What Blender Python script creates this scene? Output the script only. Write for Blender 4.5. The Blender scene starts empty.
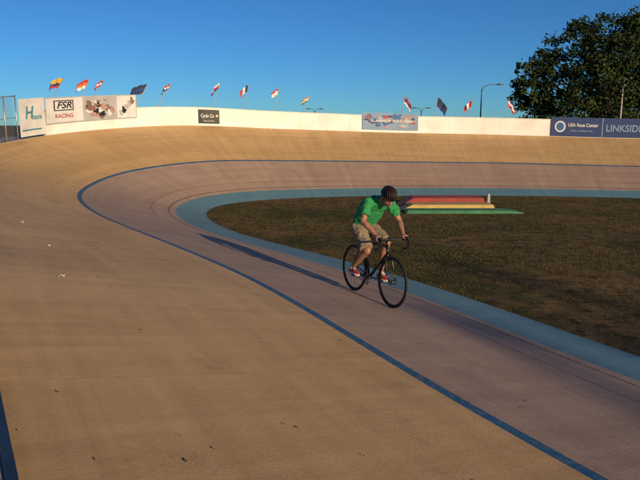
import bpy, bmesh, math, random
from mathutils import Vector, Matrix, Quaternion
from mathutils.bvhtree import BVHTree
from math import sin, cos, pi, radians, sqrt, atan2
random.seed(7)
scene = bpy.context.scene
scene.view_settings.view_transform = 'Standard'
scene.view_settings.look = 'None'
scene.view_settings.exposure = 0

# ------------------------------------------------------------------ helpers
def link(ob, parent=None):
    scene.collection.objects.link(ob)
    if parent: ob.parent = parent
    return ob

def empty(name, loc=(0,0,0), rot=(0,0,0)):
    e = bpy.data.objects.new(name, None)
    e.empty_display_size = 0.2
    e.location = loc; e.rotation_euler = rot
    return link(e)

def obj_from_bm(name, bm, mats, parent=None, smooth=True):
    me = bpy.data.meshes.new(name)
    bm.normal_update()
    bm.to_mesh(me); bm.free()
    if not isinstance(mats, (list, tuple)): mats = [mats]
    for m in mats: me.materials.append(m)
    if smooth:
        for p in me.polygons: p.use_smooth = True
    return link(bpy.data.objects.new(name, me), parent)

def mat(name, col, col2=None, rough=0.6, scale=8.0, metal=0.0, bump=0.0, bscale=None, detail=5.0, spec=0.5, coords='Object'):
    m = bpy.data.materials.new(name); m.use_nodes = True
    nt = m.node_tree; b = nt.nodes['Principled BSDF']
    b.inputs['Roughness'].default_value = rough
    b.inputs['Metallic'].default_value = metal
    b.inputs['Specular IOR Level'].default_value = spec
    if col2 is None: col2 = tuple(c*0.8 for c in col)
    tc = nt.nodes.new('ShaderNodeTexCoord')
    no = nt.nodes.new('ShaderNodeTexNoise'); no.inputs['Scale'].default_value = scale; no.inputs['Detail'].default_value = detail
    nt.links.new(tc.outputs[coords], no.inputs['Vector'])
    r = nt.nodes.new('ShaderNodeValToRGB')
    r.color_ramp.elements[0].position = 0.35; r.color_ramp.elements[1].position = 0.65
    r.color_ramp.elements[0].color = (*col2, 1); r.color_ramp.elements[1].color = (*col, 1)
    nt.links.new(no.outputs['Fac'], r.inputs['Fac'])
    nt.links.new(r.outputs['Color'], b.inputs['Base Color'])
    if bump > 0:
        n2 = nt.nodes.new('ShaderNodeTexNoise'); n2.inputs['Scale'].default_value = bscale or scale*3; n2.inputs['Detail'].default_value = 4
        nt.links.new(tc.outputs[coords], n2.inputs['Vector'])
        bp = nt.nodes.new('ShaderNodeBump'); bp.inputs['Strength'].default_value = bump; bp.inputs['Distance'].default_value = 0.02
        nt.links.new(n2.outputs['Fac'], bp.inputs['Height'])
        nt.links.new(bp.outputs['Normal'], b.inputs['Normal'])
    return m

def track_mat(name, c_lo, c_hi, stain, rough=0.75, seam=True, wear=None, wearamt=0.0):
    m = bpy.data.materials.new(name); m.use_nodes = True
    nt = m.node_tree; L = nt.links.new; b = nt.nodes['Principled BSDF']
    b.inputs['Roughness'].default_value = rough
    b.inputs['Specular IOR Level'].default_value = 0.3
    uv = nt.nodes.new('ShaderNodeTexCoord')
    def nz(sx, sy, sc, det, ro):
        mp = nt.nodes.new('ShaderNodeMapping'); mp.inputs['Scale'].default_value = (sx, sy, 1)
        L(uv.outputs['UV'], mp.inputs['Vector'])
        q = nt.nodes.new('ShaderNodeTexNoise'); q.inputs['Scale'].default_value = sc; q.inputs['Detail'].default_value = det; q.inputs['Roughness'].default_value = ro
        L(mp.outputs['Vector'], q.inputs['Vector']); return q.outputs['Fac']
    n1 = nz(.22, 3.2, 1, 9, .66)      # streaks along the riding line
    n2 = nz(4.5, .22, 1, 9, .64)      # run-off down the banking
    n3 = nz(1, 1, .55, 8, .68)        # blotches
    n4 = nz(1, 1, 60, 4, .7)          # aggregate
    def mathn(op, a, bb):
        x = nt.nodes.new('ShaderNodeMath'); x.operation = op
        for i, v in enumerate((a, bb)):
            if v is None: continue
            if isinstance(v, (int, float)): x.inputs[i].default_value = v
            else: L(v, x.inputs[i])
        return x.outputs[0]
    s = mathn('ADD', mathn('MULTIPLY', n1, 0.28), mathn('MULTIPLY', n2, 0.28))
    s = mathn('ADD', s, mathn('MULTIPLY', n3, 0.24))
    s = mathn('ADD', s, mathn('MULTIPLY', n4, 0.20))
    r = nt.nodes.new('ShaderNodeValToRGB')
    r.color_ramp.elements[0].position = 0.41; r.color_ramp.elements[1].position = 0.58
    r.color_ramp.elements[0].color = (*c_lo, 1); r.color_ramp.elements[1].color = (*c_hi, 1)
    L(s, r.inputs['Fac'])
    col = r.outputs['Color']
    n5 = nz(1, 1, 1.5, 11, .75)
    rs = nt.nodes.new('ShaderNodeValToRGB'); rs.color_ramp.elements[0].position = 0.56; rs.color_ramp.elements[1].position = 0.74
    L(n5, rs.inputs['Fac'])
    mx = nt.nodes.new('ShaderNodeMixRGB'); mx.inputs['Color2'].default_value = (*stain, 1)
    L(mathn('MULTIPLY', rs.outputs['Color'], 0.6), mx.inputs['Fac']); L(col, mx.inputs['Color1'])
    col = mx.outputs['Color']
    sp = nt.nodes.new('ShaderNodeSeparateXYZ'); L(uv.outputs['UV'], sp.inputs['Vector'])
    if seam:
        j = mathn('LESS_THAN', mathn('MODULO', sp.outputs['X'], 3.05), 0.012)
        jj = mathn('MULTIPLY', mathn('MULTIPLY', j, n3), 0.22)
        mx2 = nt.nodes.new('ShaderNodeMixRGB'); mx2.inputs['Color2'].default_value = tuple(c*0.4 for c in stain) + (1,)
        L(jj, mx2.inputs['Fac']); L(col, mx2.inputs['Color1']); col = mx2.outputs['Color']
    if wear is not None:
        n6 = nz(1, 1, 14, 8, .7)
        rw = nt.nodes.new('ShaderNodeValToRGB'); rw.color_ramp.elements[0].position = 0.47; rw.color_ramp.elements[1].position = 0.62
        L(n6, rw.inputs['Fac'])
        mx3 = nt.nodes.new('ShaderNodeMixRGB'); mx3.inputs['Color2'].default_value = (*wear, 1)
        L(mathn('MULTIPLY', rw.outputs['Color'], wearamt), mx3.inputs['Fac']); L(col, mx3.inputs['Color1']); col = mx3.outputs['Color']
    L(col, b.inputs['Base Color'])
    bp = nt.nodes.new('ShaderNodeBump'); bp.inputs['Strength'].default_value = 0.35; bp.inputs['Distance'].default_value = 0.008
    L(n4, bp.inputs['Height'])
    bp2 = nt.nodes.new('ShaderNodeBump'); bp2.inputs['Strength'].default_value = 0.25; bp2.inputs['Distance'].default_value = 0.06
    L(n3, bp2.inputs['Height']); L(bp.outputs['Normal'], bp2.inputs['Normal'])
    L(bp2.outputs['Normal'], b.inputs['Normal'])
    return m

def frames(pts):
    pts = [Vector(p) for p in pts]
    T = []
    for i in range(len(pts)):
        a = pts[max(i-1, 0)]; c = pts[min(i+1, len(pts)-1)]
        t = (c-a)
        T.append(t.normalized() if t.length > 1e-9 else Vector((0, 0, 1)))
    ref = Vector((0, 0, 1)) if abs(T[0].z) < 0.9 else Vector((0, 1, 0))
    n = T[0].cross(ref).normalized(); out = []
    for i, t in enumerate(T):
        n = (n - t*n.dot(t)).normalized()
        out.append((pts[i], t, n, t.cross(n)))
    return out

def tube(bm, pts, r, seg=10, mi=0, caps=True, closed=False):
    if not isinstance(r, (list, tuple)): r = [r]*len(pts)
    rings = []
    for (p, t, n, b), rr in zip(frames(pts), r):
        rings.append([bm.verts.new(p + n*(rr*cos(2*pi*k/seg)) + b*(rr*sin(2*pi*k/seg))) for k in range(seg)])
    for i in range(len(rings)-1):
        for k in range(seg):
            f = bm.faces.new((rings[i][k], rings[i][(k+1) % seg], rings[i+1][(k+1) % seg], rings[i+1][k])); f.material_index = mi
    if caps:
        f = bm.faces.new(list(reversed(rings[0]))); f.material_index = mi
        f = bm.faces.new(rings[-1]); f.material_index = mi

def ball(bm, c, r, M=None, u=16, v=10, mi=0):
    if not isinstance(r, (list, tuple)): r = (r, r, r)
    mm = Matrix.Translation(Vector(c)) @ (M or Matrix.Identity(4)) @ Matrix.Diagonal((*r, 1))
    res = bmesh.ops.create_uvsphere(bm, u_segments=u, v_segments=v, radius=1.0, matrix=mm)
    for vv in res['verts']:
        for f in vv.link_faces: f.material_index = mi

def capsule(bm, pts, radii, seg=14, mi=0):
    tube(bm, pts, radii, seg, mi)
    ball(bm, pts[0], radii[0]*0.995, mi=mi); ball(bm, pts[-1], radii[-1]*0.995, mi=mi)

def box(bm, x0, x1, y0, y1, z0, z1, mi=0, bev=0.0):
    vs = [bm.verts.new(p) for p in ((x0,y0,z0),(x1,y0,z0),(x1,y1,z0),(x0,y1,z0),(x0,y0,z1),(x1,y0,z1),(x1,y1,z1),(x0,y1,z1))]
    fs = []
    for q in ((3,2,1,0),(4,5,6,7),(0,1,5,4),(1,2,6,5),(2,3,7,6),(3,0,4,7)):
        f = bm.faces.new([vs[i] for i in q]); f.material_index = mi; fs.append(f)
    if bev > 0:
        es = list({e for f in fs for e in f.edges})
        bmesh.ops.bevel(bm, geom=es, offset=bev, segments=2, affect='EDGES')

def torus(bm, c, R, r, useg=56, vseg=8, mi=0, sx=1.0):
    c = Vector(c); rings = []
    for i in range(useg):
        a = 2*pi*i/useg; ring = []
        for k in range(vseg):
            b = 2*pi*k/vseg
            rad = R + r*cos(b); h = r*sx*sin(b)
            ring.append(bm.verts.new(c + Vector((rad*cos(a), h, rad*sin(a)))))
        rings.append(ring)
    for i in range(useg):
        for k in range(vseg):
            f = bm.faces.new((rings[i][k], rings[i][(k+1) % vseg], rings[(i+1) % useg][(k+1) % vseg], rings[(i+1) % useg][k])); f.material_index = mi

# ------------------------------------------------------------------ track plan
# (x, y of infield edge, bank slope, width)
H = [(3.77,6.94,.165,6.65),(3.05,8.24,.18,6.7),(1.88,10.26,.19,6.8),(.6,12.1,.195,6.85),(-.67,13.65,.215,6.9),
     (-1.99,15.35,.235,7),(-3.0,17.2,.255,7),(-3.57,19.2,.265,7),(-3.4,21.05,.34,7),(-2.4,22.3,.385,7),(-.75,23.15,.365,7),
     (3.08,23.85,.335,7),(7.7,23.8,.318,7),(12.0,23.05,.297,7),(16,21.9,.29,7),(20,19.9,.29,7),(23.5,17,.28,7),(26.3,13.2,.24,6.9),
     (29,8.3,.18,6.65)]
ST = [(33.6,0.85,.165,6.65),(38.2,-6.6,.165,6.65),(42.8,-14.1,.165,6.65)]
half = H + ST
full = half + [(51.1-x, -14.6-y, m, w) for (x, y, m, w) in half]
n = len(full)
def herm(p0, p1, p2, p3, t):
    d01 = max((Vector(p1[:2])-Vector(p0[:2])).length, 1e-6); d12 = (Vector(p2[:2])-Vector(p1[:2])).length; d23 = max((Vector(p3[:2])-Vector(p2[:2])).length, 1e-6)
    out = []
    for k in range(4):
        m1 = ((p1[k]-p0[k])/d01*d12 + (p2[k]-p1[k])/d12*d01)/(d01+d12)*d12
        m2 = ((p2[k]-p1[k])/d12*d23 + (p3[k]-p2[k])/d23*d12)/(d12+d23)*d12
        t2, t3 = t*t, t*t*t
        out.append((2*t3-3*t2+1)*p1[k] + (t3-2*t2+t)*m1 + (-2*t3+3*t2)*p2[k] + (t3-t2)*m2)
    return out
dense = []
for i in range(n):
    p0, p1, p2, p3 = full[i-1], full[i], full[(i+1) % n], full[(i+2) % n]
    for k in range(24): dense.append(herm(p0, p1, p2, p3, k/24))
cum = [0]
for i in range(len(dense)):
    a = dense[i]; b = dense[(i+1) % len(dense)]
    cum.append(cum[-1] + sqrt((a[0]-b[0])**2 + (a[1]-b[1])**2))
total = cum[-1]; NS = int(total/0.3); step = total/NS
samp = []; j = 0
for i in range(NS):
    s = i*step
    while cum[j+1] < s: j += 1
    t = (s-cum[j])/(cum[j+1]-cum[j]); a = dense[j]; b = dense[(j+1) % len(dense)]
    samp.append([a[k]*(1-t)+b[k]*t for k in range(4)])
for it in range(8):
    samp = [[0.25*samp[i-1][k] + 0.5*samp[i][k] + 0.25*samp[(i+1) % NS][k] for k in range(4)] for i in range(NS)]
norms = []
for i in range(NS):
    a = samp[i-1]; b = samp[(i+1) % NS]
    t = Vector((b[0]-a[0], b[1]-a[1])).normalized()
    norms.append(Vector((-t.y, t.x)))
def zprof(d, m, W):
    if d < 0.9: return m*0.7*d
    return m*0.63 + (d-0.9)*(m*W - m*0.63)/(W-0.9)
def surf(i, d):
    x, y, m, W = samp[i % NS]; nn = norms[i % NS]
    return Vector((x+nn.x*d, y+nn.y*d, zprof(d, m, W)))

M_tan = track_mat('track_tan', (.44,.272,.112), (.63,.405,.180), (.26,.155,.066), rough=.62)
M_pink = track_mat('track_pink', (.30,.205,.148), (.43,.305,.222), (.18,.12,.09), rough=.7)
M_blueband = track_mat('track_blue_band', (.070,.185,.24), (.12,.265,.33), (.05,.10,.13), wear=(.25,.27,.25), wearamt=.3)
M_blueline = track_mat('track_blue_line', (.012,.085,.18), (.02,.12,.24), (.02,.05,.10), seam=False, wear=(.25,.2,.16), wearamt=.35)
M_red = track_mat('track_red_line', (.24,.075,.05), (.28,.10,.07), (.15,.06,.04), seam=False, wear=(.33,.24,.18), wearamt=.75)
M_blackl = track_mat('track_black_line', (.05,.045,.04), (.08,.07,.06), (.04,.03,.03), seam=False, wear=(.27,.2,.16), wearamt=.7)

cols = [(0,0),(0.3,0),(0.6,0),(0.9,1),(1.08,2),(1.115,1),(1.58,3),(1.608,1),(2.2,1),(2.8,1),(3.40,4),(3.515,5),(4.1,5),(4.8,5),(5.5,5),(6.1,5)]
bm = bmesh.new(); uvl = bm.loops.layers.uv.new('UVMap')
grid = []
for i in range(NS):
    row = [bm.verts.new(surf(i, d)) for d, _ in cols] + [bm.verts.new(surf(i, samp[i][3]))]
    grid.append(row)
dl = [d for d, _ in cols] + [7.0]
for i in range(NS):
    i2 = (i+1) % NS
    for k in range(len(cols)):
        f = bm.faces.new((grid[i][k], grid[i2][k], grid[i2][k+1], grid[i][k+1]))
        f.material_index = cols[k][1]
        us = (i*step, (i+1)*step, (i+1)*step, i*step); vs = (dl[k], dl[k], dl[k+1], dl[k+1])
        for lp, uu, vv in zip(f.loops, us, vs): lp[uvl].uv = (uu, vv)
bmesh.ops.recalc_face_normals(bm, faces=bm.faces)
bm.normal_update()
if sum(f.normal.z for f in bm.faces) < 0: bmesh.ops.reverse_faces(bm, faces=bm.faces)
bvh = BVHTree.FromBMesh(bm)
track = obj_from_bm('velodrome_track', bm, [M_blueband, M_pink, M_blackl, M_red, M_blueline, M_tan])
def ground_z(x, y):
    h = bvh.ray_cast(Vector((x, y, 20)), Vector((0, 0, -1)))
    return (h[0].z, h[1]) if h[0] else (0.0, Vector((0, 0, 1)))

rim = [surf(i, samp[i][3]) for i in range(NS)]
rc = [0]
for i in range(NS): rc.append(rc[-1] + (rim[(i+1) % NS]-rim[i]).length)
def rimf(r):
    r = r % rc[-1]
    lo, hi = 0, NS
    while hi-lo > 1:
        mid = (lo+hi)//2
        if rc[mid] <= r: lo = mid
        else: hi = mid
    t = (r-rc[lo])/(rc[lo+1]-rc[lo])
    p = rim[lo].lerp(rim[(lo+1) % NS], t); nn = norms[lo].lerp(norms[(lo+1) % NS], t).normalized()
    return p, nn
def rp(r, h, off=0.0):
    p, nn = rimf(r)
    return Vector((p.x+nn.x*off, p.y+nn.y*off, p.z+h))
def r_at(bearing):          # rim arc length at a surveyed compass bearing (degrees east of +Y) from the origin
    for k in range(0, 1800):
        r = 4 + k*0.05
        p, _ = rimf(r)
        if p.y > 12 and math.degrees(atan2(p.x, p.y)) > bearing: return r
    return None

# ------------------------------------------------------------------ infield, ground, embankment
def ground_mat(name, cA, cB, cC, sc):
    m = bpy.data.materials.new(name); m.use_nodes = True
    nt = m.node_tree; L = nt.links.new; b = nt.nodes['Principled BSDF']; b.inputs['Roughness'].default_value = 0.95; b.inputs['Specular IOR Level'].default_value = 0.1
    tc = nt.nodes.new('ShaderNodeTexCoord')
    a = nt.nodes.new('ShaderNodeTexNoise'); a.inputs['Scale'].default_value = sc; a.inputs['Detail'].default_value = 11; a.inputs['Roughness'].default_value = 0.74
    L(tc.outputs['Object'], a.inputs['Vector'])
    c = nt.nodes.new('ShaderNodeTexNoise'); c.inputs['Scale'].default_value = sc*10; c.inputs['Detail'].default_value = 8; c.inputs['Roughness'].default_value = 0.8
    L(tc.outputs['Object'], c.inputs['Vector'])
    r1 = nt.nodes.new('ShaderNodeValToRGB'); r1.color_ramp.elements[0].position = .43; r1.color_ramp.elements[1].position = .57
    r1.color_ramp.elements[0].color = (*cA, 1); r1.color_ramp.elements[1].color = (*cB, 1)
    L(a.outputs['Fac'], r1.inputs['Fac'])
    r2 = nt.nodes.new('ShaderNodeValToRGB'); r2.color_ramp.elements[0].position = .46; r2.color_ramp.elements[1].position = .62
    L(c.outputs['Fac'], r2.inputs['Fac'])
    mx = nt.nodes.new('ShaderNodeMixRGB'); mx.inputs['Color2'].default_value = (*cC, 1)
    L(r2.outputs['Color'], mx.inputs['Fac']); L(r1.outputs['Color'], mx.inputs['Color1'])
    L(mx.outputs['Color'], b.inputs['Base Color'])
    bp = nt.nodes.new('ShaderNodeBump'); bp.inputs['Strength'].default_value = 0.9; bp.inputs['Distance'].default_value = 0.06
    L(c.outputs['Fac'], bp.inputs['Height']); L(bp.outputs['Normal'], b.inputs['Normal'])
    return m
M_in = ground_mat('infield_turf', (.070,.070,.020), (.20,.125,.055), (.034,.032,.011), 0.30)
M_gr = ground_mat('outer_grass', (.06,.075,.025), (.11,.09,.04), (.04,.05,.018), 0.1)
bm = bmesh.new()
vs = [bm.verts.new((samp[i][0], samp[i][1], 0)) for i in range(NS)]
f = bm.faces.new(vs); bmesh.ops.triangulate(bm, faces=[f])
bmesh.ops.recalc_face_normals(bm, faces=bm.faces); bm.normal_update()
if sum(f.normal.z for f in bm.faces) < 0: bmesh.ops.reverse_faces(bm, faces=bm.faces)
obj_from_bm('infield_ground', bm, M_in, smooth=False)
bm = bmesh.new()
S = 3000
bm.faces.new([bm.verts.new(p) for p in ((-S,-S,-.06),(S,-S,-.06),(S,S,-.06),(-S,S,-.06))])
obj_from_bm('ground', bm, M_gr, smooth=False)
M_conc = mat('walkway_concrete', (.34,.32,.29), (.26,.245,.22), rough=.85, scale=3, bump=.3, bscale=40)
bm = bmesh.new(); g = []
for i in range(NS):
    W = samp[i][3]; nn = norms[i]; p = surf(i, W)
    q = lambda d, z: bm.verts.new((p.x+nn.x*d, p.y+nn.y*d, z))
    g.append([q(0, p.z-.004), q(1.6, p.z-.02), q(1.6+max(p.z, .3)*1.6, -.07)])
for i in range(NS):
    i2 = (i+1) % NS
    for k in range(2):
        f = bm.faces.new((g[i][k], g[i2][k], g[i2][k+1], g[i][k+1])); f.material_index = k
bmesh.ops.recalc_face_normals(bm, faces=bm.faces); bm.normal_update()
if sum(f.normal.z for f in bm.faces) < 0: bmesh.ops.reverse_faces(bm, faces=bm.faces)
obj_from_bm('banking_embankment', bm, [M_conc, M_gr])

M_gl = mat('grass_blade', (.060,.060,.020), (.13,.095,.04), rough=.9, scale=.5, spec=.1)
poly = [(s[0], s[1]) for s in samp[::3]]
def inside(x, y):
    c = False; nP = len(poly)
    for i in range(nP):
        x1, y1 = poly[i]; x2, y2 = poly[(i+1) % nP]
        if (y1 > y) != (y2 > y) and x < (x2-x1)*(y-y1)/(y2-y1)+x1: c = not c
    return c
bm = bmesh.new(); from mathutils import noise as mn
cnt = 0
while cnt < 20000:
    y = 5 + 20*random.random()**1.3; x = random.uniform(-5, 20)
    if x > y*0.62+2 or not inside(x, y): continue
    if mn.noise(Vector((x*.45, y*.45, 0))) + random.uniform(-.3, .3) < 0:
        if random.random() < .85: continue
    for k in range(3):
        a = random.uniform(0, 2*pi); h = random.uniform(.01, .038); w = random.uniform(.004, .010)
        bx, by = x+random.uniform(-.05, .05), y+random.uniform(-.05, .05)
        dx, dy = cos(a)*w, sin(a)*w
        lx, ly = random.uniform(-.03, .03), random.uniform(-.03, .03)
        bm.faces.new((bm.verts.new((bx-dx, by-dy, -.002)), bm.verts.new((bx+dx, by+dy, -.002)), bm.verts.new((bx+lx, by+ly, h))))
    cnt += 1
obj_from_bm('infield_grass', bm, M_gl, smooth=False)

# ------------------------------------------------------------------ barrier wall with banners
M_white = mat('wall_white_paint', (.84,.82,.78), (.70,.68,.63), rough=.6, scale=1.2, bump=.1, bscale=20)
M_cap = mat('wall_cap', (.66,.64,.60), rough=.6, scale=4)
M_grey = mat('steel_grey', (.32,.32,.33), rough=.45, metal=.6, scale=10)
def strip(bm, r0, r1, h0, h1, off, mi=0, ds=0.25, thick=0.0):
    k = max(1, int((r1-r0)/ds)); prev = None
    for i in range(k+1):
        r = r0+(r1-r0)*i/k
        cur = [bm.verts.new(rp(r, h0, off)), bm.verts.new(rp(r, h1, off))]
        if thick: cur += [bm.verts.new(rp(r, h1, off+thick)), bm.verts.new(rp(r, h0, off+thick))]
        if prev:
            m = len(cur)
            rngs = range(m) if thick else range(1)
            for q in rngs:
                f = bm.faces.new((prev[q], prev[(q+1) % m], cur[(q+1) % m], cur[q])); f.material_index = mi
        elif thick:
            bm.faces.new(cur).material_index = mi
        prev = cur
    if thick: bm.faces.new(list(reversed(prev))).material_index = mi
R45 = r_at(-23.55); R0 = r_at(-27.48); RE = rc[-1]*0.5
WH = 0.82
bm = bmesh.new()
r = R45
while r < RE:
    r2 = min(r+2.44, RE)
    strip(bm, r+.003, r2-.003, -.05, WH-.03, .03, 0, .3, .05)
    strip(bm, r, r2-.002, WH-.03, WH, .015, 1, .3, .08)
    tube(bm, [rp(r, -.3, .12), rp(r, WH-.04, .12)], .03, 8, 2)
    r = r2
bmesh.ops.recalc_face_normals(bm, faces=bm.faces)
obj_from_bm('barrier_wall', bm, [M_white, M_cap, M_grey], smooth=False)

def flat(name, c, rough=.5): return mat(name, c, tuple(x*.85 for x in c), rough=rough, scale=2.5)
P_white = flat('vinyl_white', (.66,.66,.65)); P_grey = flat('vinyl_grey', (.42,.42,.42)); P_black = flat('vinyl_black', (.015,.015,.016))
P_navy = flat('vinyl_navy', (.015,.04,.15)); P_blue = flat('vinyl_blue', (.03,.13,.33)); P_red = flat('vinyl_red', (.40,.05,.04))
P_sky = flat('vinyl_light_blue', (.20,.30,.45)); P_pink = flat('vinyl_pink', (.42,.25,.24)); P_brown = flat('vinyl_brown', (.22,.14,.10)); P_yel = flat('vinyl_yellow', (.75,.55,.04)); P_teal = flat('vinyl_teal', (.06,.24,.30))
def panel(name, parent, r0, r1, h0, h1, off, m):
    bm = bmesh.new(); strip(bm, r0, r1, h0, h1, off, 0, .2, .008)
    bmesh.ops.recalc_face_normals(bm, faces=bm.faces)
    return obj_from_bm(name, bm, m, parent, smooth=False)
def blob(name, parent, rc_, hc, rx, ry, off, m, rough_=.25):
    bm = bmesh.new(); k = 16; ph = random.uniform(0, 6)
    ring = [bm.verts.new(rp(rc_+rx*cos(t*2*pi/k)*(1+rough_*sin(3*t*2*pi/k+ph)), hc+ry*sin(t*2*pi/k)*(1+rough_*cos(2*t*2*pi/k+ph)), off)) for t in range(k)]
    bm.faces.new(ring); return obj_from_bm(name, bm, m, parent, False)
def wtext(name, parent, txt, rcn, hc, size, off, m, shear=0.0, maxw=None):
    cu = bpy.data.curves.new('t', 'FONT'); cu.body = txt; cu.size = size; cu.align_x = 'CENTER'; cu.align_y = 'CENTER'; cu.shear = shear; cu.offset = size*.02
    ob = bpy.data.objects.new('t', cu); scene.collection.objects.link(ob)
    dg = bpy.context.evaluated_depsgraph_get(); me = bpy.data.meshes.new_from_object(ob.evaluated_get(dg))
    bpy.data.objects.remove(ob)
    xs = [v.co.x for v in me.vertices]; w = max(xs)-min(xs); sx = (maxw/w) if maxw else 1
    for v in me.vertices:
        v.co = rp(rcn + v.co.x*sx, hc + v.co.y, off)
    me.materials.clear(); me.materials.append(m); me.name = name
    return link(bpy.data.objects.new(name, me), parent)

# pictured banner, left
a, b_ = R45, r_at(-16.18)
e = empty('sponsor_banner')
panel('backing', e, a, b_, .38, 1.34, -.02, P_grey)
Lb = b_-a
panel('logo_field', e, a+.04, a+Lb*.42, .42, 1.30, -.026, P_white)
panel('logo_frame', e, a+Lb*.10, a+Lb*.32, .84, 1.22, -.032, P_black)
panel('logo_inner', e, a+Lb*.112, a+Lb*.308, .875, 1.185, -.037, P_white)
wtext('logo_text', e, 'FSR', a+Lb*.21, 1.03, .34, -.042, P_black, .3, Lb*.17)
wtext('logo_subtext', e, 'RACING', a+Lb*.21, .64, .20, -.032, P_red, 0, Lb*.2)
random.seed(3)
for k in range(30):
    x0 = a+Lb*random.uniform(.47, .74)
    blob('picture_shape', e, x0, random.uniform(.55, 1.15), random.uniform(.06, .22), random.uniform(.05, .14), -.026-.0008*k, random.choice([P_brown, P_brown, P_black, P_grey, P_white, P_red, P_pink]), .4)
panel('white_field', e, a+Lb*.79, b_-.04, .42, 1.30, -.026, P_white)
for k in range(5):
    blob('rider_silhouette', e, a+Lb*(.83+.03*k), .62+.12*k, .10, .12, -.034-.0008*k, random.choice([P_brown, P_black, P_grey]), .4)
# leftmost light banner on the fence
a0, a1 = r_at(-25.52), R45-.04
e = empty('sponsor_banner')
panel('backing', e, a0, a1, .06, 1.36, -.02, P_white)
w_ = a1-a0
wtext('logo_text', e, 'H', a0+w_*.38, .85, .6, -.028, P_teal, .2)
wtext('logo_text_small', e, 'bank', a0+w_*.7, .7, .26, -.028, P_teal)
panel('logo_bar', e, a0+.1, a1-.2, .25, .30, -.028, P_teal)
# small black sign
a, b_ = r_at(-10.95), r_at(-9.10); e = empty('advertising_sign')
panel('backing', e, a, b_, .10, .72, -.0, P_black)
wtext('sign_text', e, 'Cycle Co', (a+b_)/2-.08, .44, .22, -.006, P_white, .1, (b_-a)*.62)
wtext('sign_line', e, 'bicycles', (a+b_)/2, .22, .10, -.006, P_grey, 0, (b_-a)*.5)
panel('sign_dot', e, b_-.17, b_-.07, .4, .50, -.006, P_yel)
# middle banner
a, b_ = r_at(3.81), r_at(8.83); e = empty('advertising_banner'); Lb = b_-a
panel('backing', e, a, b_, .12, .93, -.01, P_sky)
for k in range(34):
    x0 = a+Lb*random.uniform(.08, .92)
    blob('picture_shape', e, x0, random.uniform(.25, .80), random.uniform(.08, .22), random.uniform(.04, .11), -.018-.0006*k, random.choice([P_pink, P_pink, P_sky, P_grey, P_navy, P_brown, P_blue, P_red]), .3)
wtext('banner_text', e, 'SUMMER RACING', a+Lb*.52, .54, .17, -.042, P_white, 0, Lb*.75)
# blue banner, right
a = r_at(20.04); b_ = a+6.5; e = empty('club_banner'); Lb = b_-a
panel('backing', e, a, b_, .03, .92, -.01, P_navy)
c = a+.42
blob('logo_disc', e, c, .48, .25, .27, -.017, P_white, 0); blob('logo_disc_core', e, c, .48, .18, .20, -.022, P_blue, 0)
wtext('banner_text', e, 'USA Race Center', a+1.45, .56, .22, -.018, P_white, 0, 1.35)
wtext('banner_small_text', e, 'track cycling club', a+1.4, .30, .12, -.018, P_sky, 0, 1.0)
panel('divider', e, a+2.30, a+2.34, .05, .9, -.017, P_sky)
wtext('banner_word', e, 'LINKSIDE', a+3.28, .44, .44, -.018, P_sky, 0, 1.6)

# chain link fence at the turn entry
M_wire = mat('galvanised_wire', (.45,.45,.45), rough=.4, metal=.7, scale=20)
bm = bmesh.new()
f0, f1 = R0-6.0, a0-.05
r = f0
while r < f1+.01:
    tube(bm, [rp(r, -.2, .06), rp(r, 1.5, .06)], .022, 8)
    r += (f1-f0)/12
for hh, rr in ((1.46, .018), (.75, .010), (.08, .012)):
    tube(bm, [rp(f0+(f1-f0)*k/24, hh, .06) for k in range(25)], rr, 8)
r = f0-1.34
while r < f1:
    for sgn in (0, 1):
        pts = []
        for q in range(7):
            t = q/6; rr = r+1.34*t
            if f0 <= rr <= f1: pts.append(rp(rr, (.08+1.34*t) if not sgn else (1.42-1.34*t), .06 + .004*sgn))
        if len(pts) > 1: tube(bm, pts, .004, 3, caps=False)
    r += .10
obj_from_bm('chain_link_fence', bm, M_wire)

M_toe = mat('toe_board_blue', (.012,.03,.055), (.02,.045,.075), rough=.5, scale=6)
bm = bmesh.new()
r = -36.0
while r < f0-.1:
    strip(bm, r, min(r+2.4, f0)-.01, -.02, .10, .01, 0, .4, .045)
    r += 2.4
bmesh.ops.recalc_face_normals(bm, faces=bm.faces)
obj_from_bm('toe_board', bm, M_toe, smooth=False)

# ------------------------------------------------------------------ flags
M_pole = mat('flag_pole_paint', (.45,.38,.32), rough=.4, scale=10)
fc = {}
def FM(c):
    if c not in fc: fc[c] = mat('flag_cloth_%d' % len(fc), c, tuple(x*.85 for x in c), rough=.8, scale=6)
    return fc[c]
Y=(.75,.42,.03); BL=(.02,.05,.20); RD=(.50,.03,.03); WH_=(.72,.70,.68); OR=(.65,.20,.04); GN=(.03,.22,.08); DK=(.02,.03,.07)
# (bearing deg, lean along wall, rise, cloth dir, stripes, vertical, fly length)
flags = [(-23.4,1.15,1.32,-1,[Y,Y,BL,RD],0,.66),(-20.9,.75,1.25,-1,[RD,OR,WH_],0,.58),(-20.2,1.0,1.20,-1,[RD,WH_,RD],0,.45),(-16.1,.62,1.02,-1,[DK,BL,DK],0,.66),
         (-14.3,.70,1.02,-1,[RD,WH_,BL],0,.46),(-9.6,.42,1.15,-1,[WH_,RD,BL],0,.44),(-6.75,.22,1.18,-1,[BL,WH_,RD],1,.44),(-4.1,.20,1.12,-1,[RD,WH_,WH_],0,.42),
         (-1.45,.28,.80,-1,[OR,WH_,GN],0,.38),(7.35,.14,.98,1,[RD,BL,WH_],0,.44),(10.2,.16,.98,1,[DK,DK,BL],0,.60),(13.3,.12,.85,-1,[RD,WH_,RD],1,.42),(16.3,.14,.98,1,[BL,WH_,RD],0,.48)]
random.seed(11)
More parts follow.
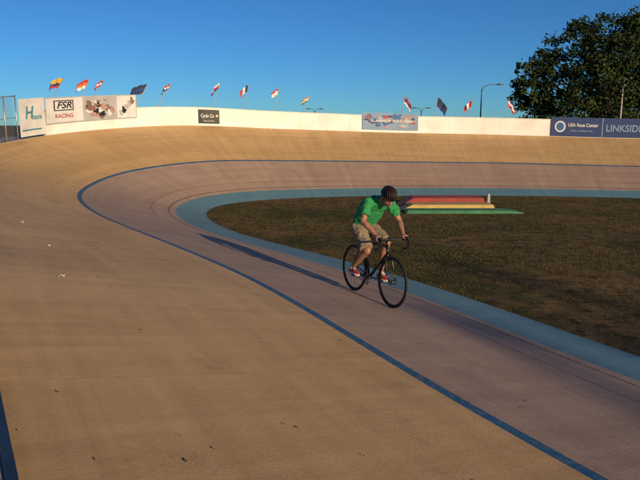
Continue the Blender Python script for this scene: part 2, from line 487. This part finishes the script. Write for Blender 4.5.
for (u, lean, h, side, stripes, vert, fw) in flags:
    r = r_at(u)
    p, nn = rimf(r); tang = Vector((nn.y, -nn.x, 0))
    ax = (Vector((0, 0, h)) + tang*lean).normalized()
    tip = rp(r, .80, .14) + Vector((0, 0, h)) + tang*lean
    base = tip - ax*((h+.35)/ax.z)
    e = empty('flag')
    bm = bmesh.new(); tube(bm, [base, base.lerp(tip, .5), tip], [.018, .015, .010], 8); ball(bm, tip, .024, u=8, v=6)
    obj_from_bm('pole', bm, M_pole, e)
    bm = bmesh.new(); gx, gy = 14, 6
    if len(stripes) == 4: gy = 8
    fh = fw*.72
    pz = ax.dot(tang); perpd = (tang*ax.z - Vector((0, 0, 1))*pz)*side      # at right angles to the pole
    fly = (perpd*.85 + Vector((0, 0, -.5)) + Vector((nn.x, nn.y, 0))*random.uniform(-.3, .3)).normalized()
    wob = fly.cross(ax).normalized(); ph = random.uniform(0, 6); dr = random.uniform(.12, .24)
    gv = [[bm.verts.new(tip - ax*(.03 + fh*jy/gy) + fly*(fw*(ix/gx)*(1-.10*jy/gy)) + wob*(.07*sin(ph+ix*.85+jy*.35)*ix/gx) + Vector((0, 0, -dr*(ix/gx)**2+.015*sin(ix*1.1+ph)))) for jy in range(gy+1)] for ix in range(gx+1)]
    ms = [FM(c) for c in stripes]
    for ix in range(gx):
        for jy in range(gy):
            f = bm.faces.new((gv[ix][jy], gv[ix+1][jy], gv[ix+1][jy+1], gv[ix][jy+1]))
            f.material_index = int((ix/gx if vert else jy/gy)*len(ms))
    obj_from_bm('cloth', bm, ms, e)

# ------------------------------------------------------------------ street lamps / poles
M_dark = mat('lamp_pole_dark', (.10,.10,.10), rough=.5, metal=.3, scale=10)
M_lens = mat('lamp_lens', (.5,.5,.47), rough=.2, scale=10)
def lamp(x, y, h, arms):
    e = empty('street_lamp', (x, y, 0)); bm = bmesh.new()
    tube(bm, [(0,0,-.1),(0,0,h*.5),(0,0,h-.6)], [.11,.09,.06], 10); tube(bm, [(0,0,-.1),(0,0,.5)], .2, 10)
    obj_from_bm('pole', bm, M_dark, e)
    for sx, ln in arms:
        bm = bmesh.new()
        tube(bm, [(0,0,h-.9),(sx*.15,0,h-.35),(sx*ln*.4,0,h-.08),(sx*ln,0,h)], [.06,.05,.045,.04], 8); obj_from_bm('arm', bm, M_dark, e)
        bm = bmesh.new(); ball(bm, (sx*(ln+.35), 0, h-.02), (.45,.16,.10)); obj_from_bm('lamp_head', bm, M_dark, e)
        bm = bmesh.new(); ball(bm, (sx*(ln+.38), 0, h-.08), (.30,.12,.07)); obj_from_bm('lens', bm, M_lens, e)
lamp(20.3, 80, 7.7, [(1, 1.9)])
lamp(-1.0, 120, 5.7, [(-1, .9), (1, .9)])
lamp(17.6, 110, 5.6, [(-1, .9), (1, .9)])
bm = bmesh.new(); tube(bm, [(26.6,56,-.1),(26.6,56,3.2),(26.6,56,6.3)], [.1,.08,.06], 10); box(bm, 26.42,26.78,55.85,56.15,5.9,6.2)
obj_from_bm('utility_pole', bm, mat('pole_pale', (.45,.40,.34), rough=.6, scale=5), None)

# ------------------------------------------------------------------ trees
M_bark = mat('tree_bark', (.07,.055,.04), (.04,.03,.022), rough=.95, scale=8, bump=.5)
M_leafA = mat('tree_leaf', (.052,.072,.018), (.032,.048,.013), rough=.75, scale=.7, detail=3, spec=.15)
M_leafB = mat('tree_leaf_dark', (.026,.040,.011), (.018,.028,.009), rough=.75, scale=.7, detail=3, spec=.15)
def tree(name, base, lobes, nclump, per, leaf, trunk_r):
    e = empty(name, base); bm = bmesh.new()
    cz = sum(l[2] for l in lobes)/len(lobes)
    tube(bm, [(0,0,-.2),(.1,0,cz*.3),(0,.1,cz*.6),(.2,0,cz)], [trunk_r*1.3,trunk_r,trunk_r*.75,trunk_r*.4], 10)
    for (x, y, z, rr) in lobes:
        s = cz*random.uniform(.3, .6)
        tube(bm, [(0,0,s),(x*.4, y*.4, s+(z-s)*.45+.3),(x*.75, y*.75, z-.3*rr),(x, y, z)], [trunk_r*.45,trunk_r*.3,trunk_r*.12,.02], 7)
    obj_from_bm('trunk_and_limbs', bm, M_bark, e)
    bm = bmesh.new(); tot = sum(l[3]**2 for l in lobes)
    for (x, y, z, rr) in lobes:
        for c in range(int(nclump*rr*rr/tot)):
            d = Vector((random.gauss(0,1), random.gauss(0,1), random.gauss(0,1))).normalized()*rr*(random.random()**.45)*random.uniform(.85,1.12)
            cc = Vector((x, y, z)) + d; cr = rr*random.uniform(.14, .30); mi = 1 if random.random() < .4 else 0
            for k in range(per):
                q = cc + Vector((random.gauss(0,1), random.gauss(0,1), random.gauss(0,.75)))*cr*.55
                a1 = Vector((random.gauss(0,1), random.gauss(0,1), random.gauss(0,.7))).normalized(); a2 = a1.orthogonal().normalized()
                a2 = (Quaternion(a1, random.uniform(0, 6.28)) @ a2)
                l = leaf*random.uniform(.6, 1.3)
                f = bm.faces.new((bm.verts.new(q-a1*l*.5), bm.verts.new(q+a2*l*.3), bm.verts.new(q+a1*l*.5), bm.verts.new(q-a2*l*.3))); f.material_index = mi
    obj_from_bm('foliage', bm, [M_leafA, M_leafB], e, smooth=False)
random.seed(21)
# crown lobes in metres: (x, y, z, radius) about the trunk at (27, 60)
crown = [(-1.6,.5,10.2,3.0),(1.7,-1,9.8,3.1),(-4.9,1,8.5,2.4),(-7.0,0,6.8,2.1),(4.9,.5,8.1,4.0),(-.7,-1.5,6.8,3.9),(-4.2,-.5,5.4,3.0),(-7.9,.5,5.5,1.5),(2.2,0,11.2,1.7),(-2.4,1,11.2,1.6),(4,-1,10.2,2.3),
         (-8.7,0,7.6,.8),(.5,1,4.8,3.6),(4,1,4.8,3.6),(-6.2,.5,4.2,2.2),(8,0,8,4),(8,0,5,3.5)]
tree('unseen_shadow_tree', (27, 60, -.06), crown, 1000, 58, .30, .45)

sd = Vector((-.545, .839, 0)).normalized(); EL = radians(13.5)
perp = Vector((sd.y, -sd.x, 0)); c0 = Vector((0, 2.4, 0)) - sd*72
for off, hh in ((-16, 19.0), (-10, 19.15), (-5.5, 18.85), (0.5, 18.5), (6.5, 18.7), (13, 18.6)):  # unseen trees behind the camera, added to cast soft foreground shadow streaks
    pos = c0 + perp*off
    lo = [(random.uniform(-3,3), random.uniform(-2,2), hh-random.uniform(.4,4), random.uniform(.3,1.0)) for _ in range(13)] + [(0,0,hh-6,3.2),(1,0,hh-9,3.5),(-1.5,0,hh-8,3.2)]
    tree('unseen_shadow_tree', (pos.x, pos.y, -.06), lo, 260, 24, .45, .4)

# ------------------------------------------------------------------ painted ramp blocks on the infield
e = empty('painted_ramp', (0,0,0))
def wedge(name, x0, x1, y0, y1, h, m, tl, tr):
    bm = bmesh.new()
    pts = [(x0,0),(x1,0),(x1-tr,h),(x0+tl,h)]
    A = [bm.verts.new((x, y0, z)) for x, z in pts]; Bk = [bm.verts.new((x, y1, z)) for x, z in pts]
    bm.faces.new(A); bm.faces.new(list(reversed(Bk)))
    for i in range(4): bm.faces.new((A[(i+1) % 4], A[i], Bk[i], Bk[(i+1) % 4]))
    bmesh.ops.bevel(bm, geom=list(bm.edges), offset=.012, segments=2, affect='EDGES')
    bmesh.ops.recalc_face_normals(bm, faces=bm.faces)
    obj_from_bm(name, bm, m, e, False)
wedge('green_block', 2.65, 6.35, 18.9, 19.5, .10, mat('block_green', (.03,.21,.09), (.02,.14,.06), rough=.6, scale=3), .05, .5)
wedge('yellow_block', 2.55, 5.6, 19.6, 20.3, .19, mat('block_yellow', (.55,.40,.11), (.42,.29,.08), rough=.6, scale=3), .4, .08)
wedge('red_block', 2.6, 5.5, 20.5, 21.4, .30, mat('block_red', (.34,.03,.025), (.25,.025,.02), rough=.6, scale=3), .5, .06)
wedge('end_post', 5.6, 5.72, 20.7, 20.82, .42, M_grey, .02, .02)

# ------------------------------------------------------------------ leaves and litter on the boards
M_dl = mat('dry_leaf', (.09,.05,.025), (.16,.09,.04), rough=.9, scale=20)
M_lit = mat('paper_litter', (.62,.58,.52), rough=.8, scale=20)
def scrap(bm, x, y, s, lift):
    z, nn = ground_z(x, y); t = nn.orthogonal().normalized(); t = Quaternion(nn, random.uniform(0, 6.28)) @ t; b2 = nn.cross(t)
    c = Vector((x, y, z)) + nn*.004; k = 7
    ring = [bm.verts.new(c + t*(s*cos(i*2*pi/k)*random.uniform(.6,1.1)) + b2*(s*.55*sin(i*2*pi/k)*random.uniform(.7,1.1)) + nn*random.uniform(0, lift)) for i in range(k)]
    cv = bm.verts.new(c + nn*lift*.3)
    for i in range(k): bm.faces.new((cv, ring[i], ring[(i+1) % k]))
random.seed(5)
bm = bmesh.new()
for _ in range(130):
    y = random.uniform(2.6, 18); x = -y*.58 + random.random()**1.4*y*1.0
    z, _n = ground_z(x, y)
    if z > 0: scrap(bm, x, y, random.uniform(.005, .020), .008)
obj_from_bm('fallen_leaves', bm, M_dl, None, False)
bm = bmesh.new()
for x, y in ((-2.75,6.35),(-3.6,8.0),(-4.7,9.6)):
    scrap(bm, x, y, .038, .035); scrap(bm, x+.03, y+.02, .024, .04)
obj_from_bm('paper_litter', bm, M_lit, None, False)

# ------------------------------------------------------------------ bicycle
RX, RY = .48, 8.70
yaw = atan2(-.89, .455)
zr, _ = ground_z(RX, RY); fx, fy = RX+.98*cos(yaw), RY+.98*sin(yaw); zf, _ = ground_z(fx, fy)
pitch = -atan2(zf-zr, .98)
rotm = Matrix.Rotation(yaw, 4, 'Z') @ Matrix.Rotation(pitch, 4, 'Y') @ Matrix.Rotation(radians(-3), 4, 'X')
bike = empty('bicycle', (RX, RY, zr+.003), rotm.to_euler())
M_frame = mat('frame_black', (.012,.012,.013), rough=.25, scale=10); M_tyre = mat('tyre_rubber', (.015,.015,.015), rough=.75, scale=20)
M_alu = mat('component_metal', (.20,.20,.21), rough=.35, metal=.9, scale=20); M_spoke = mat('spoke_steel', (.12,.12,.12), rough=.3, metal=.8, scale=20)
M_seat = mat('saddle_leather', (.02,.02,.02), rough=.45, scale=20); M_tape = mat('bar_tape', (.02,.02,.02), rough=.7, scale=40)
R_ = .335
for nm, x in (('rear_wheel', 0), ('front_wheel', .98)):
    bm = bmesh.new(); torus(bm, (x,0,R_), R_-.013, .0135, useg=72); obj_from_bm(nm+'_tyre', bm, M_tyre, bike)
    bm = bmesh.new(); torus(bm, (x,0,R_), R_-.036, .014, useg=72, sx=.65); obj_from_bm(nm+'_rim', bm, M_frame, bike)
    bm = bmesh.new(); tube(bm, [(x,-.05,R_),(x,-.03,R_),(x,.03,R_),(x,.05,R_)], [.012,.02,.02,.012], 12)
    for sy in (-.032, .032): tube(bm, [(x,sy-.002,R_),(x,sy+.002,R_)], .03, 16)
    obj_from_bm(nm+'_hub', bm, M_alu, bike)
    bm = bmesh.new()
    for i in range(28):
        a = 2*pi*i/28; sy = .03 if i % 2 else -.03; off = .55 if (i//2) % 2 else -.55
        tube(bm, [(x+.028*cos(a+off), sy, R_+.028*sin(a+off)), (x+(R_-.045)*cos(a), 0, R_+(R_-.045)*sin(a))], .0013, 4)
    obj_from_bm(nm+'_spokes', bm, M_spoke, bike)
BB = (.41,0,.275); ST_ = (.255,0,.80); HT = (.795,0,.80); HB = (.84,0,.675)
bm = bmesh.new()
tube(bm, [BB, ST_], .0165, 14); tube(bm, [(.262,0,.765), (.80,0,.775)], .0155, 14); tube(bm, [BB, (.833,0,.70)], .019, 14)
tube(bm, [HB, HT], .021, 14); tube(bm, [(BB[0],-.035,BB[2]), (BB[0],.035,BB[2])], .022, 16)
for sy in (-1, 1):
    tube(bm, [(.39,sy*.02,.28), (.2,sy*.04,.305), (0,sy*.058,.335)], [.011,.010,.008], 10)
    tube(bm, [(.262,sy*.015,.76), (.1,sy*.045,.52), (0,sy*.058,.335)], [.009,.008,.007], 10)
    tube(bm, [(.850,sy*.03,.668), (.875,sy*.048,.58), (.925,sy*.054,.43), (.98,sy*.054,.335)], [.014,.014,.011,.008], 10)
    tube(bm, [(.98,sy*.05,.335), (.98,sy*.07,.335)], .010, 8); tube(bm, [(0,sy*.05,.335), (0,sy*.072,.335)], .010, 8)
tube(bm, [(.846,-.036,.672), (.846,.036,.672)], .016, 10)
obj_from_bm('frame_and_fork', bm, M_frame, bike)
bm = bmesh.new(); tube(bm, [ST_, (.232,0,.885)], .0135, 12); tube(bm, [(.785,0,.80),(.779,0,.83)], .016, 12); tube(bm, [(.779,0,.83),(.83,0,.875),(.862,0,.885)], [.014,.014,.016], 10)
obj_from_bm('seatpost_and_stem', bm, M_frame, bike)
bm = bmesh.new()
half_bar = [(.862,0,.885),(.862,.10,.885),(.868,.16,.885),(.885,.195,.887),(.93,.208,.89),(.965,.21,.875),(.975,.212,.835),(.955,.214,.79),(.91,.216,.765),(.86,.217,.755)]
for sy in (1, -1):
    p = [Vector((x, y*sy, z)) for x, y, z in half_bar]
    q = []
    for i in range(len(p)-1):
        for t in (0, .5): q.append(p[i].lerp(p[i+1], t))
    q.append(p[-1]); tube(bm, q, .0145, 10)
    tube(bm, [(.90,.205*sy,.895),(.955,.208*sy,.905),(.985,.209*sy,.93)], [.016,.018,.013], 10)
    tube(bm, [(.985,.209*sy,.915),(1.0,.211*sy,.87),(.985,.213*sy,.80)], [.008,.007,.006], 8)
obj_from_bm('drop_handlebar', bm, M_tape, bike)
bm = bmesh.new()
sad = [(.10,.070,.905),(.13,.074,.912),(.18,.062,.908),(.23,.034,.905),(.29,.022,.904),(.35,.016,.90)]
prev = None
for x, w, z in sad:
    ring = [bm.verts.new((x, w*cos(2*pi*k/14), z-.004 + (.016 if sin(2*pi*k/14) > 0 else .03)*sin(2*pi*k/14))) for k in range(14)]
    if prev:
        for k in range(14): bm.faces.new((prev[k], prev[(k+1) % 14], ring[(k+1) % 14], ring[k]))
    else: bm.faces.new(ring)
    prev = ring
bm.faces.new(prev)
for sy in (-.02, .02): tube(bm, [(.13,sy,.885),(.17,sy,.872),(.26,sy,.872),(.32,sy,.89)], .004, 6)
bmesh.ops.recalc_face_normals(bm, faces=bm.faces)
obj_from_bm('saddle', bm, M_seat, bike)
bm = bmesh.new()
torus(bm, (BB[0],-.045,BB[2]), .088, .005, useg=48, vseg=6, mi=0, sx=.5); torus(bm, (BB[0],-.045,BB[2]), .06, .006, useg=40, vseg=6, sx=.4)
for i in range(5):
    a = i*2*pi/5; tube(bm, [(BB[0],-.047,BB[2]), (BB[0]+.085*cos(a),-.045,BB[2]+.085*sin(a))], [.012,.007], 6)
ca = radians(4); cr = .168
rp_ = Vector((BB[0]-cr*cos(ca), -.07, BB[2]+cr*sin(ca))); lp_ = Vector((BB[0]+cr*cos(ca), .07, BB[2]-cr*sin(ca)))
tube(bm, [(BB[0],-.06,BB[2]), rp_], [.013,.010], 8); tube(bm, [(BB[0],.06,BB[2]), lp_], [.013,.010], 8); tube(bm, [(BB[0],-.07,BB[2]), (BB[0],.07,BB[2])], .014, 10)
obj_from_bm('crankset', bm, M_alu, bike)
bm = bmesh.new()
tube(bm, [(BB[0]+.02,-.045,BB[2]+.09),(0,-.045,R_+.033)], .004, 5); tube(bm, [(BB[0],-.045,BB[2]-.09),(0,-.045,R_-.033)], .004, 5); torus(bm, (0,-.045,R_), .031, .004, useg=24, vseg=5)
obj_from_bm('chain_and_sprocket', bm, M_spoke, bike)
bm = bmesh.new()
for p, sy in ((rp_, -1), (lp_, 1)):
    box(bm, p.x-.045, p.x+.045, p.y+sy*.055-.045, p.y+sy*.055+.045, p.z-.011, p.z+.011, bev=.004)
    tube(bm, [p, p+Vector((0, sy*.05, 0))], .006, 6)
obj_from_bm('pedals', bm, M_frame, bike)

# ------------------------------------------------------------------ rider
rider = empty('cyclist', bike.location, bike.rotation_euler)
M_skin = mat('skin', (.34,.17,.105), (.28,.135,.08), rough=.5, scale=14)
M_shirt = mat('tshirt_green', (.022,.27,.08), (.016,.20,.058), rough=.85, scale=18)
M_short = mat('shorts_khaki', (.24,.19,.125), (.18,.14,.09), rough=.9, scale=16)
M_shoe = mat('shoe_red', (.38,.05,.04), rough=.5, scale=30); M_sole = mat('shoe_white', (.66,.64,.60), rough=.6, scale=30)
M_helm = mat('helmet_dark', (.012,.009,.009), rough=.6, scale=20, spec=.3); M_helmr = mat('helmet_brown', (.035,.011,.009), rough=.6, scale=20, spec=.3)
M_hair = mat('hair_dark', (.03,.02,.015), rough=.7, scale=60); M_eye = mat('eye_white', (.5,.47,.44), rough=.2, scale=10); M_iris = mat('eye_iris', (.03,.02,.015), rough=.2, scale=10)
M_lip = mat('lips', (.26,.10,.075), rough=.5, scale=20)

def remesh(ob, vox, smooth_it=4, disp=0, dscale=.1):
    m = ob.modifiers.new('r', 'REMESH'); m.mode = 'VOXEL'; m.voxel_size = vox; m.use_smooth_shade = True
    s = ob.modifiers.new('s', 'SMOOTH'); s.factor = .5; s.iterations = smooth_it
    if disp:
        t = bpy.data.textures.new('folds', 'CLOUDS'); t.noise_scale = dscale; t.noise_depth = 1
        d = ob.modifiers.new('d', 'DISPLACE'); d.texture = t; d.strength = disp; d.mid_level = .5; d.texture_coords = 'LOCAL'
    return ob
def loft(bm, st, seg=24, e=2.3):
    prev = None; pts = [Vector((s[0], 0, s[1])) for s in st]
    for i, s in enumerate(st):
        a = pts[max(i-1, 0)]; c = pts[min(i+1, len(st)-1)]; t = (c-a).normalized(); nrm = Vector((-t.z, 0, t.x))
        ring = []
        for k in range(seg):
            an = 2*pi*k/seg; cx, cy = cos(an), sin(an)
            cx = math.copysign(abs(cx)**(2/e), cx); cy = math.copysign(abs(cy)**(2/e), cy)
            ring.append(bm.verts.new(pts[i] + Vector((0, 1, 0))*s[2]*cx + nrm*s[3]*cy))
        if prev:
            for k in range(seg): bm.faces.new((prev[k], prev[(k+1) % seg], ring[(k+1) % seg], ring[k]))
        else: bm.faces.new(ring)
        prev = ring
    bm.faces.new(prev); bmesh.ops.recalc_face_normals(bm, faces=bm.faces)

SH = Vector((.55,.175,1.335)); EL_ = Vector((.635,.285,1.095)); WR = Vector((.845,.212,.945))
HIP = Vector((.205,.09,.955)); KN = {-1: Vector((.515,-.125,.675)), 1: Vector((.60,.13,.785))}
AN = {-1: Vector((.165,-.125,.375)), 1: Vector((.50,.125,.355))}
def mir(v, s): return Vector((v.x, v.y*s, v.z))
HC = Vector((.765,0,1.42))
hp = radians(34)
HM = Matrix.Translation(HC) @ Matrix.Rotation(radians(-6), 4, 'Z') @ Matrix.Rotation(hp, 4, 'Y')
bm = bmesh.new()
loft(bm, [(.165,.93,.12,.08),(.20,1.01,.12,.085),(.27,1.12,.125,.09),(.37,1.235,.14,.095),(.48,1.315,.14,.08),(.58,1.355,.07,.06)])
capsule(bm, [(.55,0,1.34),(.63,0,1.37),(.72,0,1.39)], [.068,.060,.057])
for s in (-1, 1):
    sh, el, wr = mir(SH, s), mir(EL_, s), mir(WR, s)
    capsule(bm, [sh, sh.lerp(el, .4), el], [.054,.050,.039]); capsule(bm, [el, el.lerp(wr, .3), wr], [.038,.042,.026])
    h, k, a = mir(HIP, s), KN[s], AN[s]
    capsule(bm, [h, h.lerp(k, .5), k], [.088,.075,.054])
    cd = (a-k).normalized(); back = Vector((-1, 0, 0)); back = (back-cd*back.dot(cd)).normalized()
    capsule(bm, [k, k.lerp(a, .3)+back*.014, k.lerp(a, .6)+back*.008, a], [.050,.056,.043,.032])
    ball(bm, k+Vector((.015,0,.012)), .046)
    y0 = .210*s
    ball(bm, (.885, y0, .932), (.048,.036,.017)); ball(bm, (.865, y0, .938), (.036,.030,.020))
    for fi, (fx_, ln) in enumerate(((.922,1.0),(.903,1.08),(.884,1.0),(.866,.82))):
        o = s
        pts = [(fx_-.012, y0+o*.012, .934), (fx_+.004, y0+o*.034, .922), (fx_+.008, y0+o*.040, .922-.026*ln), (fx_+.004, y0+o*.026, .922-.044*ln), (fx_, y0+o*.012, .922-.046*ln)]
        capsule(bm, pts, [.0105,.0098,.0088,.0082,.0075], 8)
    capsule(bm, [(.868, y0-s*.018, .936), (.892, y0-s*.036, .922), (.915, y0-s*.034, .906), (.93, y0-s*.024, .895)], [.013,.0115,.010,.0085], 8)
hb = bmesh.new()
ball(hb, (-.010,0,.025), (.095,.076,.092), u=24, v=16)
ball(hb, (.020,0,-.030), (.068,.060,.075), u=20, v=14)
ball(hb, (.048,0,-.085), (.032,.036,.026))
for s in (-1, 1):
    ball(hb, (.052, s*.036,-.030), (.026,.024,.026)); ball(hb, (.0, s*.054,-.060), (.045,.014,.028))
    ball(hb, (-.008, s*.078,-.012), (.018,.010,.032)); ball(hb, (.076, s*.028,.022), (.014,.024,.009))
tube(hb, [(.080,0,.012),(.096,0,-.012),(.106,0,-.030)], [.008,.011,.014], 10); ball(hb, (.103,0,-.032), (.013,.015,.011))
for s in (-1, 1): ball(hb, (.094, s*.012,-.036), (.010,.009,.008))
ball(hb, (.083,0,-.060), (.012,.026,.007)); ball(hb, (.080,0,-.070), (.012,.022,.007))
hb.transform(HM); tm = bpy.data.meshes.new('tmp'); hb.to_mesh(tm); hb.free(); bm.from_mesh(tm)
remesh(obj_from_bm('body', bm, M_skin, rider), .0055, 3)

bm = bmesh.new()
for s in (-1, 1): ball(bm, (.078, s*.030,.004), (.012,.014,.011))
bm.transform(HM); obj_from_bm('eyes', bm, M_eye, rider)
bm = bmesh.new()
for s in (-1, 1): ball(bm, (.0875, s*.030,.001), (.004,.006,.006))
bm.transform(HM); obj_from_bm('irises', bm, M_iris, rider)
bm = bmesh.new()
for s in (-1, 1): tube(bm, [(.088, s*.014,.026),(.088, s*.030,.032),(.074, s*.050,.026)], [.004,.005,.003], 6)
ball(bm, (-.030,0,.0), (.085,.080,.085))
bm.transform(HM); obj_from_bm('hair_and_brows', bm, M_hair, rider)
bm = bmesh.new(); ball(bm, (.090,0,-.0605), (.008,.022,.0045)); ball(bm, (.088,0,-.069), (.008,.018,.005)); bm.transform(HM); obj_from_bm('lips', bm, M_lip, rider)
def shell(bm, c, R, zmin, seg=32, rows=12, mi=0):
    c = Vector(c); prev = None
    for j in range(rows+1):
        ph = zmin + (pi/2-zmin)*(j/rows)
        ring = [bm.verts.new(c + Vector((R[0]*cos(ph)*cos(2*pi*k/seg)*(1.0 if cos(2*pi*k/seg) > 0 else 1.12), R[1]*cos(ph)*sin(2*pi*k/seg), R[2]*sin(ph)))) for k in range(seg)]
        if prev:
            for k in range(seg): bm.faces.new((prev[k], prev[(k+1) % seg], ring[(k+1) % seg], ring[k])).material_index = mi
        prev = ring
    bmesh.ops.remove_doubles(bm, verts=prev, dist=.0005)
bm = bmesh.new(); shell(bm, (-.008,0,.040), (.112,.090,.090), -.12); bm.transform(HM)
ho = obj_from_bm('helmet_shell', bm, M_helm, rider); so = ho.modifiers.new('so', 'SOLIDIFY'); so.thickness = .012
bm = bmesh.new()
for i in range(7):
    yy = (i-3)/3*.070; w = sqrt(max(0, 1-(yy/.1)**2)); pts = []; rr = []
    for k in range(15):
        a = -.05 + (pi+.1)*k/14
        xr = .118 if cos(a) > 0 else .136
        pts.append((-.008 + xr*w*cos(a), yy*(1-.12*abs(cos(a))), .038 + .098*w*sin(a))); rr.append(.0055+.0065*abs(sin(a))**.6)
    tube(bm, pts, rr, 8, mi=i % 2)
tube(bm, [(-.010+.118*cos(a*2*pi/36)*(1 if cos(a*2*pi/36) > 0 else 1.12), .094*sin(a*2*pi/36), .030) for a in range(37)], .009, 8)
bm.transform(HM); obj_from_bm('helmet_ribs', bm, [M_helm, M_helmr], rider)
bm = bmesh.new()
for s in (-1, 1):
    tube(bm, [(.045, s*.082,.03),(.01, s*.082,-.045),(.03, s*.045,-.115),(.035,0,-.122)], .0035, 5); tube(bm, [(-.04, s*.086,.02),(.01, s*.082,-.045)], .0035, 5)
bm.transform(HM); obj_from_bm('helmet_straps', bm, M_helm, rider)

# t-shirt
bm = bmesh.new()
loft(bm, [(.140,.925,.158,.105),(.175,.985,.160,.115),(.23,1.075,.164,.130),(.31,1.17,.176,.140),(.41,1.262,.192,.132),(.50,1.318,.186,.108),(.565,1.345,.125,.088),(.61,1.362,.082,.074),(.635,1.37,.070,.068)], 28)
for s in (-1, 1):
    sh, el = mir(SH, s), mir(EL_, s)
    capsule(bm, [sh+Vector((-.06,-.05*s,-.01)), sh, sh.lerp(el, .35)], [.075,.078,.070]); tube(bm, [sh.lerp(el, .2), sh.lerp(el, .70)], [.072,.073], 16)
remesh(obj_from_bm('tshirt', bm, M_shirt, rider), .009, 4, .038, .075)
# shorts
bm = bmesh.new()
loft(bm, [(.135,.905,.140,.09),(.17,.945,.150,.110),(.205,.99,.146,.102),(.225,1.015,.140,.096)], 24)
for s in (-1, 1):
    h, k = mir(HIP, s), KN[s]
    capsule(bm, [h+Vector((-.02,0,-.015)), h.lerp(k, .3), h.lerp(k, .6)], [.102,.102,.096]); tube(bm, [h.lerp(k, .4), h.lerp(k, .93)], [.098,.097], 18)
remesh(obj_from_bm('shorts', bm, M_short, rider), .009, 4, .034, .07)
# shoes
for s, p in ((-1, rp_), (1, lp_)):
    A = AN[s]; by = .125*s; tz = p.z+.028
    heel = Vector((A.x-.045, by, A.z-.055)); toe = Vector((p.x+.085, by, tz+.002)); mid = Vector((p.x+.01, by, tz+.008))
    bm = bmesh.new()
    capsule(bm, [heel+Vector((.005,0,.012)), heel.lerp(mid, .5)+Vector((0,0,.014)), mid+Vector((0,0,.008)), toe], [.034,.038,.040,.026])
    capsule(bm, [A+Vector((-.005,0,.0)), A+Vector((.0,0,-.035))], [.039,.042])
    remesh(obj_from_bm('shoe_upper', bm, M_shoe, rider), .006, 4)
    bm = bmesh.new()
    capsule(bm, [heel+Vector((-.005,0,-.018)), heel.lerp(mid, .5)+Vector((0,0,-.016)), mid+Vector((0,0,-.020)), toe+Vector((.002,0,-.010))], [.028,.026,.033,.022], 12)
    for (v) in bm.verts: v.co.y = by+(v.co.y-by)*1.25
    obj_from_bm('shoe_sole', bm, M_sole, rider)
    bm = bmesh.new()
    tube(bm, [A+Vector((-.002,0,.035)), A+Vector((-.002,0,-.01))], [.038,.040], 16); obj_from_bm('sock', bm, M_sole, rider)
    bm = bmesh.new()
    for q in range(4):
        c = mid.lerp(A, .15+.2*q)+Vector((.012,0,.034)); tube(bm, [c+Vector((0,-.026,-.006)), c+Vector((0,0,.008)), c+Vector((0,.026,-.006))], .0045, 6)
    obj_from_bm('laces', bm, M_sole, rider)

# ------------------------------------------------------------------ light, sky, camera
sunvec = Vector((sd.x*cos(EL), sd.y*cos(EL), -sin(EL)))
sl = bpy.data.lights.new('sun', 'SUN'); sl.energy = 5.0; sl.angle = radians(.55); sl.color = (1, .75, .45)
so_ = bpy.data.objects.new('sun', sl); so_.rotation_euler = sunvec.to_track_quat('-Z', 'Y').to_euler(); so_.location = (30,-40,30); link(so_)
w = bpy.data.worlds.new('World'); scene.world = w; w.use_nodes = True
nt = w.node_tree; bg = nt.nodes['Background']; sk = nt.nodes.new('ShaderNodeTexSky'); sk.sky_type = 'NISHITA'
sk.sun_disc = False; sk.sun_elevation = EL; sk.sun_rotation = atan2(-sd.x, -sd.y) % (2*pi); sk.air_density = 1.0; sk.dust_density = 0.0; sk.ozone_density = 3.0; sk.altitude = 1500
tint = nt.nodes.new('ShaderNodeMixRGB'); tint.blend_type = 'MULTIPLY'; tint.inputs['Fac'].default_value = 1; tint.inputs['Color2'].default_value = (.33, .74, 1.14, 1)
nt.links.new(sk.outputs[0], tint.inputs['Color1']); nt.links.new(tint.outputs[0], bg.inputs['Color']); bg.inputs['Strength'].default_value = .08
cam = bpy.data.cameras.new('camera'); cam.sensor_width = 36; cam.lens = 34.9; cam.clip_end = 6000; cam.clip_start = .05
co = bpy.data.objects.new('camera', cam); co.location = (0, 0, 2.69); co.rotation_euler = (radians(90-10.51), 0, 0); link(co)
scene.camera = co
